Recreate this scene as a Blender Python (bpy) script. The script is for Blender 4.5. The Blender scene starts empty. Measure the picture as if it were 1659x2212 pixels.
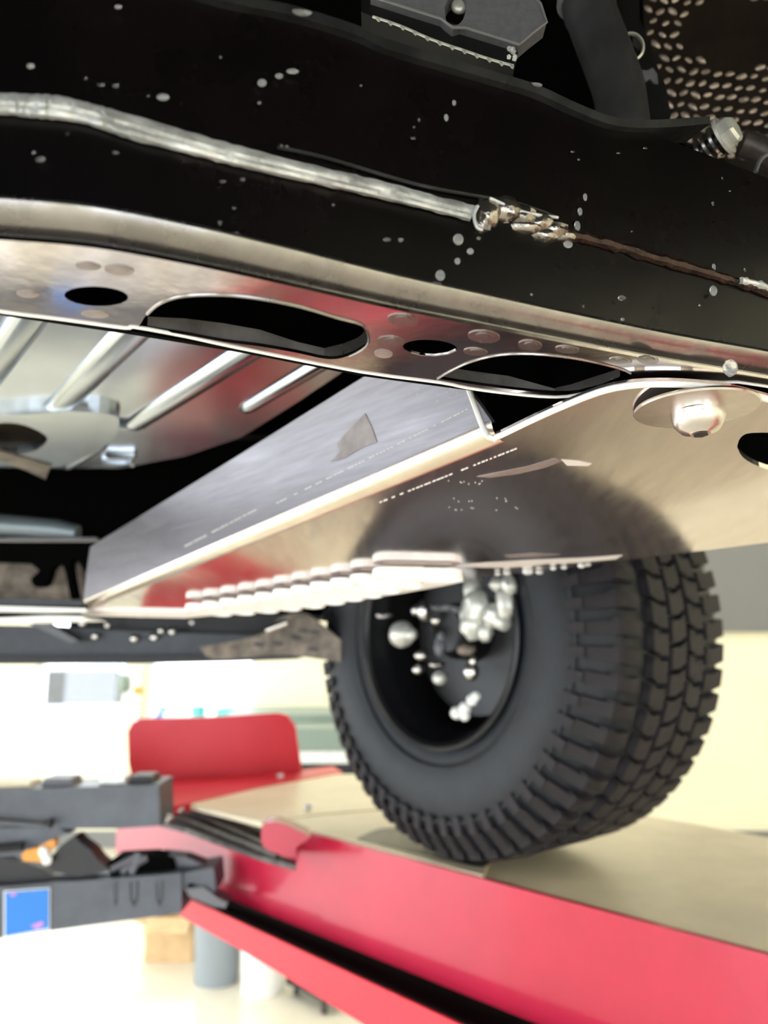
import bpy, bmesh, math, random
from mathutils import Vector, Matrix
from mathutils.geometry import tessellate_polygon
random.seed(7)
sc = bpy.context.scene
COL = sc.collection
# ------------------------------------------------------------------ camera
F = 1660.0; TH = math.radians(9.71); CZ = 1.6
cam_d = bpy.data.cameras.new('camera'); cam = bpy.data.objects.new('camera', cam_d); COL.objects.link(cam)
cam.location = (0, 0, CZ); cam.rotation_euler = (math.pi/2 + TH, 0, 0)
cam_d.sensor_fit = 'VERTICAL'; cam_d.sensor_height = 36.0; cam_d.lens = 36.0*F/2212.0
cam_d.clip_start = 0.01; cam_d.clip_end = 200
cam_d.dof.use_dof = True; cam_d.dof.focus_distance = 0.42; cam_d.dof.aperture_fstop = 6.6
sc.camera = cam
# ------------------------------------------------------------------ world, light, exposure
sc.view_settings.view_transform = 'Standard'; sc.view_settings.look = 'None'
sc.view_settings.gamma = 1.0; sc.view_settings.use_curve_mapping = False
sc.view_settings.exposure = 1.0
w = bpy.data.worlds.new('sky'); sc.world = w; w.use_nodes = True
bg = w.node_tree.nodes['Background']; bg.inputs[0].default_value = (0.86, 0.93, 1.0, 1); bg.inputs[1].default_value = 4.0
sc.cycles.use_denoising = True
sc.cycles.max_bounces = 8
sc.cycles.sample_clamp_indirect = 6.0

# ------------------------------------------------------------------ pixel rays -> 3D points on real planes
CT, ST = math.cos(TH), math.sin(TH)
def ray(px, py):
    x = (px-829.5)/F; v = (1106-py)/F
    return Vector((x, CT - v*ST, ST + v*CT))
CAM = Vector((0, 0, CZ))
def onz(px, py, z):
    d = ray(px, py); return CAM + d*(z/d.z)
def aty(px, py, Y):
    d = ray(px, py); return CAM + d*(Y/d.y)
def onplane(px, py, p, n):
    d = ray(px, py); return CAM + d*((p-CAM).dot(n)/d.dot(n))
def onwall(px, py, a, b):
    u = b-a; n = Vector((u.y, -u.x, 0)); return onplane(px, py, a, n)

# ------------------------------------------------------------------ materials
def mat(name, col, rough=.5, metal=0., var=0., vscale=20., bump=0., bscale=60., col2=None, spec=.5, trans=0., ior=1.45, emit=None, es=0, coat=0., stretch=None, rvar=0.):
    m = bpy.data.materials.new(name); m.use_nodes = True
    nt = m.node_tree; b = nt.nodes['Principled BSDF']
    b.inputs['Base Color'].default_value = (*col, 1); b.inputs['Roughness'].default_value = rough
    b.inputs['Metallic'].default_value = metal; b.inputs['Specular IOR Level'].default_value = spec
    b.inputs['Transmission Weight'].default_value = trans; b.inputs['IOR'].default_value = ior
    b.inputs['Coat Weight'].default_value = coat; b.inputs['Coat Roughness'].default_value = .06
    if emit: b.inputs['Emission Color'].default_value = (*emit, 1); b.inputs['Emission Strength'].default_value = es
    tc = nt.nodes.new('ShaderNodeTexCoord'); mp = nt.nodes.new('ShaderNodeMapping')
    nt.links.new(tc.outputs['Object'], mp.inputs[0])
    if stretch: mp.inputs['Rotation'].default_value = (0, 0, stretch[3]); mp.inputs['Scale'].default_value = stretch[:3]
    if var or col2:
        n = nt.nodes.new('ShaderNodeTexNoise'); n.inputs['Scale'].default_value = vscale; n.inputs['Detail'].default_value = 6; n.inputs['Roughness'].default_value = .65
        nt.links.new(mp.outputs[0], n.inputs['Vector'])
        r = nt.nodes.new('ShaderNodeValToRGB'); r.color_ramp.elements[0].position = .38; r.color_ramp.elements[1].position = .66
        c2 = col2 or tuple(c*(1-var) for c in col)
        r.color_ramp.elements[0].color = (*c2, 1); r.color_ramp.elements[1].color = (*col, 1)
        nt.links.new(n.outputs[0], r.inputs[0]); nt.links.new(r.outputs[0], b.inputs['Base Color'])
        if rvar:
            mr = nt.nodes.new('ShaderNodeMapRange'); mr.inputs['To Min'].default_value = rough+rvar; mr.inputs['To Max'].default_value = max(.02, rough-rvar*.3)
            mr.inputs['From Min'].default_value = .3; mr.inputs['From Max'].default_value = .7
            nt.links.new(n.outputs[0], mr.inputs[0]); nt.links.new(mr.outputs[0], b.inputs['Roughness'])
    if bump:
        n2 = nt.nodes.new('ShaderNodeTexNoise'); n2.inputs['Scale'].default_value = bscale; n2.inputs['Detail'].default_value = 4
        nt.links.new(mp.outputs[0], n2.inputs['Vector'])
        bp = nt.nodes.new('ShaderNodeBump'); bp.inputs['Strength'].default_value = bump; bp.inputs['Distance'].default_value = .002
        nt.links.new(n2.outputs[0], bp.inputs['Height']); nt.links.new(bp.outputs[0], b.inputs['Normal'])
    return m
M = {}
M['rail'] = mat('wet_black_paint', (.008,.0055,.0065), .2, 0, .85, 7, .05, 40, spec=.3, rvar=.18)  # colour patches also paint a reflected haze on the wet face
M['bead'] = mat('rolled_black_steel', (.36,.34,.33), .2, .9, .3, 30, .08, 120, rvar=.12)
M['flange'] = mat('dark_glossy_steel', (.62,.56,.55), .1, 1., .35, 25, .03, 80, rvar=.1)
M['weld'] = mat('bare_weld_metal', (.9,.92,.92), .5, .35, .55, 60, .5, 220)
M['rust'] = mat('dark_rusty_seam', (.055,.028,.02), .35, .5, .7, 90, .6, 300)
M['blob'] = mat('melted_weld_metal', (.42,.38,.34), .18, .9, .6, 90, .5, 160)
M['black'] = mat('matt_black_steel', (.007,.007,.008), .45, 0, .4, 20)
M['near_black'] = mat('near_black_fill', (.0015,.0015,.0015), .9, spec=.05)  # near-black for dark parts; on some panels it stands in for shade
M['lip'] = mat('worn_black_edge', (.035,.037,.04), .35, .3, .6, 60, .2, 160)
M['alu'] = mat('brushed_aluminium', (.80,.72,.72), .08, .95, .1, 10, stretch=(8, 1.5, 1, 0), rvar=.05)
M['aluside'] = mat('shaded_brushed_aluminium', (.42,.39,.41), .32, .9, .15, 14, stretch=(1, 1, 16, 0), rvar=.08)  # same sheet as the bottom, its darker shading put into the colour
M['cut'] = mat('lit_white_metal_edge', (.93,.92,.90), .5, 0)  # for edges and slots, brightness from the floor painted in as white
M['pale_mark'] = mat('pale_line_metal', (.85,.83,.8), .5, .3)
M['grime'] = mat('dried_dirt_smear', (.42,.37,.36), .5, .6, .3, 40)
M['bolt'] = mat('zinc_bolt', (.72,.68,.66), .28, 1., .15, 60)
M['zinc'] = mat('white_zinc', (.75,.75,.70), .35, .4, .3, 60)
M['pan'] = mat('satin_floor_pan', (.50,.54,.60), .2, 1., .15, 12, .03, 30)
M['shield'] = mat('brown_heat_shield', (.035,.025,.02), .5, .5, .5, 30)
M['scale'] = mat('worn_shield_scales', (.55,.46,.40), .4, .5, .5, 50)
M['pipe'] = mat('satin_black_pipe', (.05,.05,.055), .42, .1, .4, 25, .1, 200)
M['bracket'] = mat('satin_grey_bracket', (.15,.15,.17), .45, .1, .2, 200)
M['rubber'] = mat('tyre_rubber', (.013,.015,.020), .5, 0, .4, 14, .2, 70, spec=.35)
M['tread'] = mat('tread_rubber', (.026,.022,.026), .6, 0, .4, 18, .3, 90, spec=.3)
M['rim'] = mat('black_rim', (.012,.012,.014), .3, .4)
M['dirt'] = mat('mud_splashed_steel', (.26,.21,.17), .5, .2, .7, 22, .2, 60)
M['beam'] = mat('blue_grey_painted_steel', (.055,.06,.075), .45, .1, .3, 12)
M['red'] = mat('red_lift_paint', (.52,.014,.05), .32, 0, .12, 8, .05, 20, coat=.3)
M['redflap'] = mat('bright_red_paint', (.80,.035,.06), .4, 0, .1, 6)
M['tan'] = mat('cream_turnplate_steel', (.95,.82,.58), .35, 0, .12, 8)
M['grease'] = mat('greasy_ledge', (.10,.085,.08), .4, .3, .8, 30, .3, 60)
M['jack'] = mat('grey_jack_paint', (.095,.105,.13), .42, 0, .3, 10)
M['blue'] = mat('blue_sticker', (.02,.19,.62), .4)
M['pink'] = mat('pink_print', (.55,.25,.62), .5)
M['orange'] = mat('orange_plastic', (.75,.30,.05), .45)
M['cream'] = mat('cream_wall_paint', (.90,.84,.62), .7, 0, .05, 2)
M['greyp'] = mat('grey_wall_paint', (.19,.19,.185), .6)
M['white'] = mat('white_paint', (.8,.8,.78), .5)
M['floor'] = mat('pale_sealed_floor', (.80,.74,.60), .22, 0, .12, 1.5, coat=.4)
M['card'] = mat('cardboard', (.70,.48,.26), .8, 0, .2, 12)
M['bin'] = mat('grey_bin_plastic', (.26,.29,.31), .5)
M['teal'] = mat('teal_plastic', (.15,.55,.55), .4)
M['green'] = mat('grey_green_vinyl', (.22,.28,.24), .5)
M['carp'] = mat('silver_blue_car_paint', (.55,.66,.85), .25, .3)
M['tarmac'] = mat('pale_concrete_yard', (.55,.55,.55), .8, 0, .2, 3)
M['lamp'] = mat('added_lamp_diffuser', (1,1,1), .5, emit=(1,.97,.9), es=9)
M['edgeg'] = mat('worn_grey_edge', (.22,.22,.23), .4, .2)
M['lipg'] = mat('satin_slot_lip', (.20,.19,.19), .3, .3, .5, 40)
M['aluwarm'] = mat('warm_reflection_aluminium', (.74,.64,.54), .22, .9, .15, 14)  # same sheet, with a warm reflection put into the colour
M['tubeb'] = mat('grey_blue_tube', (.20,.24,.27), .35, .4)
M['drop'] = mat('clear_water', (.92,.94,.96), .04, 0, trans=.85, ior=1.33)
M['dropc'] = mat('thin_clear_water', (1,1,1), .02, 0, trans=.97, ior=1.33)
def glass_mat():
    m = bpy.data.materials.new('window_glass'); m.use_nodes = True; nt = m.node_tree; nt.nodes.clear()
    o = nt.nodes.new('ShaderNodeOutputMaterial'); mx = nt.nodes.new('ShaderNodeMixShader'); t = nt.nodes.new('ShaderNodeBsdfTransparent'); g = nt.nodes.new('ShaderNodeBsdfGlossy')
    g.inputs['Roughness'].default_value = .03; mx.inputs[0].default_value = .06
    nt.links.new(t.outputs[0], mx.inputs[1]); nt.links.new(g.outputs[0], mx.inputs[2]); nt.links.new(mx.outputs[0], o.inputs[0]); return m
M['glass'] = glass_mat()

# ------------------------------------------------------------------ object helpers
ORG = {}
def thing(name, label, cat, loc, group=None):
    o = bpy.data.objects.new(name, None); o.empty_display_size = .05; COL.objects.link(o); o.location = loc
    o['label'] = label; o['category'] = cat
    if group: o['group'] = group
    ORG[o.name] = Vector(loc); return o
def link(name, verts, faces, m, parent=None, smooth=False, label=None, cat=None, group=None, kind=None):
    org = ORG.get(parent.name, Vector((0,0,0))) if parent else None
    if org is None:
        org = Vector((sum(v[0] for v in verts), sum(v[1] for v in verts), 0))/len(verts); org.z = min(v[2] for v in verts)
    me = bpy.data.meshes.new(name); me.from_pydata([tuple(Vector(v)-org) for v in verts], [], faces); me.materials.append(M[m] if isinstance(m, str) else m)
    bm = bmesh.new(); bm.from_mesh(me); bmesh.ops.remove_doubles(bm, verts=bm.verts, dist=1e-6); bmesh.ops.recalc_face_normals(bm, faces=bm.faces); bm.to_mesh(me); bm.free()
    if smooth: me.polygons.foreach_set('use_smooth', [True]*len(me.polygons))
    o = bpy.data.objects.new(name, me); COL.objects.link(o)
    if parent: o.parent = parent
    else: o.location = org
    ORG[o.name] = org
    if label: o['label'] = label
    if cat: o['category'] = cat
    if group: o['group'] = group
    if kind: o['kind'] = kind
    if smooth == 'auto' or smooth:
        md = o.modifiers.new('n', 'EDGE_SPLIT'); md.split_angle = math.radians(38)
    return o
class G:
    """collects geometry"""
    def __init__(s): s.v = []; s.f = []
    def add(s, v, f):
        k = len(s.v); s.v += [Vector(p) for p in v]; s.f += [tuple(i+k for i in q) for q in f]; return s
    def prism(s, pts, vec, holes=()):
        pts = [Vector(p) for p in pts]; vec = Vector(vec); loops = [pts] + [[Vector(p) for p in h] for h in holes]
        flat = [p for l in loops for p in l]; n = len(flat); tris = tessellate_polygon(loops)
        f = [tuple(t) for t in tris] + [tuple(i+n for i in t) for t in tris]; k = 0
        for l in loops:
            m = len(l)
            for i in range(m): j = (i+1) % m; f.append((k+i, k+j, k+j+n, k+i+n))
            k += m
        return s.add(flat + [p+vec for p in flat], f)
    def box(s, c, sz, rz=0, mtx=None):
        R = mtx or Matrix.Rotation(rz, 3, 'Z'); c = Vector(c); v = []
        for x in (-.5, .5):
            for y in (-.5, .5):
                for z in (-.5, .5): v.append(c + R @ Vector((x*sz[0], y*sz[1], z*sz[2])))
        return s.add(v, [(0,1,3,2),(4,6,7,5),(0,4,5,1),(2,3,7,6),(0,2,6,4),(1,5,7,3)])
    def lathe(s, prof, c, axis, n=32, closed=False, a0=0, a1=2*math.pi, sx=1.0):
        """prof: (radius, height along axis)"""
        ax = Vector(axis).normalized(); u = ax.orthogonal().normalized() if abs(ax.z) < .9 else Vector((1,0,0))
        if abs(ax.z) < .5: u = Vector((0,0,1)) - ax*ax.z; u.normalize()
        w_ = ax.cross(u); c = Vector(c); full = abs(a1-a0-2*math.pi) < 1e-6; k = n if full else n+1; v = []
        for i in range(k):
            a = a0 + (a1-a0)*i/n
            for r, h in prof: v.append(c + ax*h + (u*math.cos(a) + w_*math.sin(a)*sx)*r)
        m = len(prof); f = []
        for i in range(n):
            j = (i+1) % k
            for q in range(m-1 if not closed else m):
                q2 = (q+1) % m; f.append((i*m+q, j*m+q, j*m+q2, i*m+q2))
        if not closed:
            for q in (0, m-1):
                if prof[q][0] > 1e-5: f.append(tuple(i*m+q for i in range(k)))
        return s.add(v, f)
    def cyl(s, a, b, r, n=16, r2=None):
        a = Vector(a); b = Vector(b); L = (b-a).length; r2 = r if r2 is None else r2
        return s.lathe([(0,0),(r,0),(r2,L),(0,L)], a, b-a, n)
    def tube(s, pts, r, n=12, caps=True):
        pts = [Vector(p) for p in pts]; rr = r if isinstance(r, (list, tuple)) else [r]*len(pts); v = []; prev = None
        for i, p in enumerate(pts):
            t = (pts[min(i+1, len(pts)-1)] - pts[max(i-1, 0)]).normalized()
            u = (prev - t*prev.dot(t)).normalized() if prev else t.orthogonal().normalized(); prev = u; w_ = t.cross(u)
            for k in range(n): a = 2*math.pi*k/n; v.append(p + (u*math.cos(a) + w_*math.sin(a))*rr[i])
        f = [(i*n+k, i*n+(k+1) % n, (i+1)*n+(k+1) % n, (i+1)*n+k) for i in range(len(pts)-1) for k in range(n)]
        if caps: f += [tuple(range(n)), tuple((len(pts)-1)*n+k for k in range(n))]
        return s.add(v, f)
    def sphere(s, c, r, sc_=(1,1,1), n=14, m=10, R=None, jit=0):
        c = Vector(c); v = []; f = []; R = R or Matrix.Identity(3)
        for i in range(m+1):
            th = math.pi*i/m
            for k in range(n):
                a = 2*math.pi*k/n; j = 1 + (random.random()-.5)*jit
                v.append(c + R @ Vector((math.sin(th)*math.cos(a)*sc_[0], math.sin(th)*math.sin(a)*sc_[1], math.cos(th)*sc_[2]))*r*(j if 0 < i < m else 1))
        for i in range(m):
            for k in range(n): f.append((i*n+k, i*n+(k+1) % n, (i+1)*n+(k+1) % n, (i+1)*n+k))
        return s.add(v, f)
    def out(s, name, m, parent=None, **kw): return link(name, s.v, s.f, m, parent, **kw)
def struct(name, g, m): return g.out(name, m, kind='structure')
def ellipse(cx, cy, rx, ry, fn, n=36, rot=0):
    return [fn(cx + rx*math.cos(t)*math.cos(rot) - ry*math.sin(t)*math.sin(rot), cy + rx*math.cos(t)*math.sin(rot) + ry*math.sin(t)*math.cos(rot)) for t in [2*math.pi*i/n for i in range(n)]]
def dense(pl, n=8):
    """smooth (Catmull-Rom) polyline through px points"""
    out = []; P = [Vector((p[0], p[1])) for p in pl]
    for i in range(len(P)-1):
        a, b, c, d = P[max(i-1,0)], P[i], P[i+1], P[min(i+2, len(P)-1)]
        for k in range(n):
            t = k/n; out.append(.5*((2*b) + (c-a)*t + (2*a-5*b+4*c-d)*t*t + (3*b-a-3*c+d)*t**3))
    out.append(P[-1]); return [(p.x, p.y) for p in out]
def dup(o, loc=None, parent=None, mtx=None):
    c = o.copy(); COL.objects.link(c)
    if parent: c.parent = parent
    if mtx is not None: c.matrix_basis = mtx
    elif loc is not None: c.location = loc
    return c
ZU = Vector((0,0,1))

# ================================================================== THE ROOM
WY = 6.5; XL, XR, YB = -6.0, 5.0, -6.0; H = 4.2
struct('floor', G().box(((XL+XR)/2, (WY+YB)/2, -.1), (XR-XL+.4, WY-YB+.4, .2)), 'floor')
struct('ceiling', G().box(((XL+XR)/2, (WY+YB)/2, H+.1), (XR-XL+.4, WY-YB+.4, .2)), 'white')
def winrect(x0, x1, yb, ztop):
    a = aty(x0, yb, WY); b = aty(x1, yb, WY); return (a.x, b.x, a.z, ztop)
W1 = winrect(60, 265, 1662, 2.9); W2 = winrect(310, 550, 1560, 2.9); W3 = (-5.4, W1[0]-.45, W1[2], 2.9)
def rect(x0, x1, z0, z1, y): return [Vector((x0,y,z0)), Vector((x1,y,z0)), Vector((x1,y,z1)), Vector((x0,y,z1))]
struct('wall_far', G().prism(rect(XL, XR, 0, H, WY), (0,.2,0), [rect(*q, WY) for q in (W1, W2, W3)]), 'cream')
struct('wall_right', G().box((XR+.1, (WY+YB)/2, H/2), (.2, WY-YB, H)), 'cream')
def rectx(y0, y1, z0, z1, x): return [Vector((x,y0,z0)), Vector((x,y1,z0)), Vector((x,y1,z1)), Vector((x,y0,z1))]
struct('wall_left', G().prism(rectx(YB, WY, 0, H, XL), (-.2,0,0), [rectx(-5, -1.6, .02, 3.4, XL), rectx(.4, 4.6, .02, 3.4, XL)]), 'cream')  # unseen wall; door openings added to let sky light in
struct('wall_back', G().prism(rect(XL, XR, 0, H, YB), (0,-.2,0), [rect(-4.8, -.8, .02, 3.4, YB), rect(.6, 4.2, .02, 3.4, YB)]), 'cream')  # out of view, its openings added for diffuse sky light from behind
for i, q in enumerate((W1, W2, W3)):
    g = G(); x0, x1, z0, z1 = q; t = .05
    g.prism(rect(x0, x1, z0, z1, WY+.05), (0,.08,0), [rect(x0+t, x1-t, z0+t, z1-t, WY+.05)])
    wo = struct('window_%d' % (i+1), g, 'white')
    G().box(((x0+x1)/2, WY+.1, (z0+z1)/2), (x1-x0-2*t, .006, z1-z0-2*t)).out('pane', 'glass', wo)
    G().box(((x0+x1)/2, WY-.01, z0-.02), (x1-x0+.06, .12, .03)).out('window_sill', 'white', wo)
# grey painted band on the wall at the right
a = aty(1420, 1365, WY); b = aty(1659, 1365, WY)
struct('trim_1', G().box(((a.x+XR)/2, WY-.03, (a.z+H)/2), (XR-a.x, .06, H-a.z)), 'greyp')
struct('baseboard_far', G().box(((XL+XR)/2, WY-.015, .06), (XR-XL, .03, .12)), 'greyp')
struct('yard_ground', G().box((0, 16, -.15), (60, 18.6, .1)), 'tarmac')
# unseen ceiling lamps added to light the bay
def lamp(x, y, lab):
    t = thing('added_ceiling_lamp', lab, 'lamp', (x, y, H-.12), 'added unseen lamps on the workshop ceiling')
    G().box((x, y, H-.04), (.34, 1.5, .08)).out('housing', 'white', t)
    G().box((x, y, H-.10), (.26, 1.4, .04)).out('diffuser', 'lamp', t)
for x, y, l_ in ((-3.6, 4.2, 'near the left windows'), (-3.6, .5, 'by the left bay door'), (3.4, 4.2, 'in the far right corner'), (3.4, .5, 'by the right wall'), (-.4, 5.2, 'before the far wall'), (0, -3.6, 'before the back doors')): lamp(x, y, 'added unseen white box lamp on the ceiling ' + l_)

# ================================================================== FRAME RAIL (the wet black beam across the top)
HZ = .14
PATH = dense([(-1300,480),(-800,490),(-420,500),(-200,505),(0,518),(200,535),(400,570),(600,612),(830,664),(1000,698),(1250,747),(1450,784),(1659,818),(1900,862),(2200,915)], 5)
plan = [onz(x, y, HZ) for x, y in PATH]
def nrm(i):
    t = plan[min(i+1, len(plan)-1)] - plan[max(i-1, 0)]; n = Vector((t.y, -t.x, 0)).normalized()
    return n if n.y < 0 else -n          # towards the camera
NR = [nrm(i) for i in range(len(plan))]
def wallpt(px, py, off=0.):
    """point where the pixel's ray meets the rail's vertical face (offset towards the camera)"""
    best = None
    d = ray(px, py)
    for i in range(len(plan)-1):
        a = plan[i]+NR[i]*off; b = plan[i+1]+NR[i+1]*off
        u = b-a; den = d.x*u.y - d.y*u.x
        if abs(den) < 1e-12: continue
        t = ((a.x)*u.y - (a.y)*u.x)/den; s_ = ((a.x)*d.y - (a.y)*d.x)/den
        if t > 0 and -.001 <= s_ <= 1.001: return CAM + d*t
    i = 0 if px < 800 else len(plan)-2
    return onwall(px, py, plan[i]+NR[i]*off, plan[i+1]+NR[i+1]*off)
def on_n(px):
    p = wallpt(px, 600); i = min(range(len(plan)), key=lambda k: (plan[k].xy-p.xy).length); return NR[i]
rail = thing('frame_rail', 'wet glossy black frame rail with a welded seam crossing the whole top', 'frame rail', plan[len(plan)//2])
TOP = [(-1300,-330),(-420,-160),(200,-90),(330,-50),(480,-5),(620,22),(760,62),(830,92),(960,132),(1080,167),(1160,192),(1250,232),(1330,262),(1480,316),(1659,385),(1900,470),(2200,560)]
def interp(pl, x):
    for (a, b), (c, d) in zip(pl, pl[1:]):
        if a <= x <= c: return b + (d-b)*(x-a)/(c-a)
    return pl[-1][1] if x > pl[-1][0] else pl[0][1]
# side face
v = []; f = []; ROWS = 6
for i, p in enumerate(plan):
    # px column of this plan point's vertical: find top z by iterating the pixel row for that vertical line
    def z_at(yfun):
        lo, hi = 0.0, 0.6
        for _ in range(30):
            mid = (lo+hi)/2; P = Vector((p.x, p.y, CZ+mid)) - CAM
            cy = P.y*CT + P.z*ST; v_ = (-P.y*ST + P.z*CT)/cy; x_ = P.x/cy
            px, py = 829.5+F*x_, 1106-F*v_
            if py > yfun(px): lo = mid
            else: hi = mid
        return lo
    zt = z_at(lambda px: interp(TOP, px))
    for k in range(ROWS+1):
        q = k/ROWS; z = HZ+.011 + (zt-HZ-.011)*q; v.append(Vector((p.x, p.y, CZ+z)) + NR[i]*(.0012*math.sin(math.pi*q)))
    v.append(Vector((p.x, p.y, CZ+zt)) - NR[i]*.03)
K = ROWS+2
f = [(i*K+k, (i+1)*K+k, (i+1)*K+k+1, i*K+k+1) for i in range(len(plan)-1) for k in range(K-1)]
link('rail_side', v, f, 'rail', rail, smooth=True)
# rolled bead above the bottom flange
prof = [(-.001,.0000),(-.0035,.002),(-.0035,.0042),(.0005,.0056),(.0032,.0076),(.0052,.0100),(.0060,.0122),(.0048,.0142),(.0015,.0155),(-.001,.0158)]
v = [Vector((p.x, p.y, CZ+HZ)) + NR[i]*o + ZU*u for i, p in enumerate(plan) for o, u in prof]; K = len(prof)
f = [(i*K+k, (i+1)*K+k, (i+1)*K+k+1, i*K+k+1) for i in range(len(plan)-1) for k in range(K-1)]
link('rolled_edge', v, f, 'bead', rail, smooth=True, label='rolled steel edge with a bright highlight')
# bottom flange with its holes
fz = lambda x, y: onz(x, y, HZ)
far = [(-1300,570),(-420,590),(-200,640),(0,672),(140,690),(270,708),(290,706),(400,726),(510,750),(780,803),(950,826),(1010,838),(1100,850),(1200,858),(1260,850),(1310,836),(1370,826),(1450,822),(1560,826),(1659,835),(2200,930)]
slot1 = dense([(300,706),(318,678),(350,652),(400,638),(480,636),(560,644),(650,662),(730,686),(780,700),(796,722),(792,746),(755,768),(710,776),(640,762),(560,748),(480,738),(380,720),(310,712)], 3)
slot2 = dense([(945,818),(975,800),(1020,780),(1080,766),(1150,764),(1230,772),(1310,788),(1362,806),(1345,826),(1290,838),(1230,850),(1150,846),(1050,834),(970,822)], 3)
holes = [ellipse(208, 640, 69, 21, fz, 30, .04), ellipse(929, 751, 59, 17, fz, 30, .05), [fz(*p) for p in slot1[:-1]], [fz(*p) for p in slot2[:-1]]]
near = [Vector(p) for p in plan[::-1]]
G().prism([fz(*p) for p in far] + near, (0,0,.0016), holes).out('bottom_flange', 'flange', rail)
# flange lips: thin rolled rims round the slots, and the turned-up far edge
def rimtube(pts, r, name, m, lab=None): return G().tube(pts, r, 6).out(name, m, rail, smooth=True, label=lab)
rimtube([fz(*p)-ZU*.0002 for p in slot1[3:34]], .0007, 'slot_rim', 'bead')
rimtube([fz(*p)-ZU*.0002 for p in slot2[:22]], .0006, 'slot_rim', 'bead')
rimtube([fz(*p) for p in dense(far, 3)], .0009, 'flange_edge', 'cut', 'bright bare far edge of the flange')
rimtube([fz(*p)+ZU*.0006 for p in [(888,762),(910,768),(940,769),(968,765),(986,757)]], .0008, 'hole_rim', 'bead')
# turned up inner lips seen through the slots
def lip(bot, top, Yoff, name, m):
    """bot/top: matching px polylines; bottom on the flange plane, top on the vertical above it"""
    A = [fz(*p)+ZU*.0015 for p in bot]; T = []
    for a_, p in zip(A, top):
        d = ray(*p); t = a_.y/d.y; z = (d*t).z; T.append(Vector((a_.x, a_.y, CZ+max(z, HZ+.003))))
    g = G(); back = Vector((0,.002,0)); n = len(A)
    vv = A+T+[q+back for q in A]+[q+back for q in T]
    ff = [(i,i+1,n+i+1,n+i) for i in range(n-1)] + [(2*n+i,2*n+i+1,3*n+i+1,3*n+i) for i in range(n-1)] + [(n+i,n+i+1,3*n+i+1,3*n+i) for i in range(n-1)]
    g.add(vv, ff); return g.out(name, m, rail, smooth=True)
lip([(318,712),(400,726),(480,740),(560,752),(640,764),(700,776)], [(345,684),(400,688),(480,698),(560,712),(640,738),(690,752)], 0, 'inner_lip', 'lipg')
lip([(700,776),(740,778),(775,766),(797,745),(803,722)], [(705,752),(730,742),(752,728),(764,706),(770,692)], 0, 'inner_lip', 'bead')
lip([(950,824),(1010,836),(1100,848),(1200,856)], [(1000,790),(1050,800),(1130,812),(1205,840)], 0, 'inner_lip', 'lipg')
lip([(1200,856),(1235,852),(1290,838),(1340,818)], [(1205,838),(1235,830),(1290,812),(1330,796)], 0, 'inner_lip', 'bead')
# closed dark box inside the rail
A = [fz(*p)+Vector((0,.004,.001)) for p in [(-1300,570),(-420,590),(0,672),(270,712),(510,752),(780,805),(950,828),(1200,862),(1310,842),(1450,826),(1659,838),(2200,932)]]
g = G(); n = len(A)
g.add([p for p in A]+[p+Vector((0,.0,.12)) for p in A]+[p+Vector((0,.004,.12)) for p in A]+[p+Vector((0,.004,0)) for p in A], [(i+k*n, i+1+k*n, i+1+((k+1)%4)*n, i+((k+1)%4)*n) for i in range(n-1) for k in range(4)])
g.out('inner_web', 'near_black', rail)
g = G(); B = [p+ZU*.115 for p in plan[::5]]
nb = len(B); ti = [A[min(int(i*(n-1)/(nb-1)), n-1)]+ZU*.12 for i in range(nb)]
g.add(B+ti, [(i,i+1,nb+i+1,nb+i) for i in range(nb-1)]); g.out('inner_roof', 'near_black', rail)
# welded seam band
up = dense([(-200,190),(0,200),(60,203),(120,206),(190,222),(250,238),(400,282),(520,316),(700,362),(830,392),(930,420),(1030,444)], 8)
lo = dense([(-200,240),(0,248),(60,254),(120,259),(190,270),(290,304),(420,336),(520,362),(700,402),(830,432),(930,456),(1015,478)], 8)
v = []; f = []; rows = [0, .15, .35, .5, .65, .85, 1.]; hts = [0, .0028, .0036, .0026, .0034, .0026, 0]
for i, (a_, b_) in enumerate(zip(up, lo)):
    jj = random.uniform(-1.5, 1.5)
    for q, h in zip(rows, hts):
        x = a_[0]+(b_[0]-a_[0])*q; y = a_[1]+(b_[1]-a_[1])*q + (jj if q in (0,1.) else 0)
        v.append(wallpt(x, y, .002+h*random.uniform(.75, 1.2)))
K = 7; f = [(i*K+k, (i+1)*K+k, (i+1)*K+k+1, i*K+k+1) for i in range(len(up)-1) for k in range(K-1)]
link('weld_seam', v, f, 'weld', rail, smooth=True, label='bare bright silvery stretch of the welded seam')
c1 = dense([(1215,505),(1300,524),(1400,553),(1500,583),(1600,612),(1659,632),(1900,720)], 10)
g = G(); g.tube([wallpt(x, y+random.uniform(-1.5,1.5), .002) for x, y in c1], [random.uniform(.0022,.0034) for _ in c1], 8)
g.out('weld_seam', 'rust', rail, smooth=True, label='dark rusty brown stretch of the welded seam')
c2 = dense([(1600,606),(1630,612),(1659,622),(1720,650)], 5)
G().tube([wallpt(x, y, .0045) for x, y in c2], [random.uniform(.0012,.0026) for _ in c2], 8).out('weld_spatter', 'weld', rail, smooth=True)
# thin dark crease just above the seam
G().tube([wallpt(x, y, .0028) for x, y in dense([(600,318),(700,340),(900,398),(1040,425),(1120,440),(1200,468)], 6)], .0008, 6).out('seam_crease', 'lip', rail, smooth=True)
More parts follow.
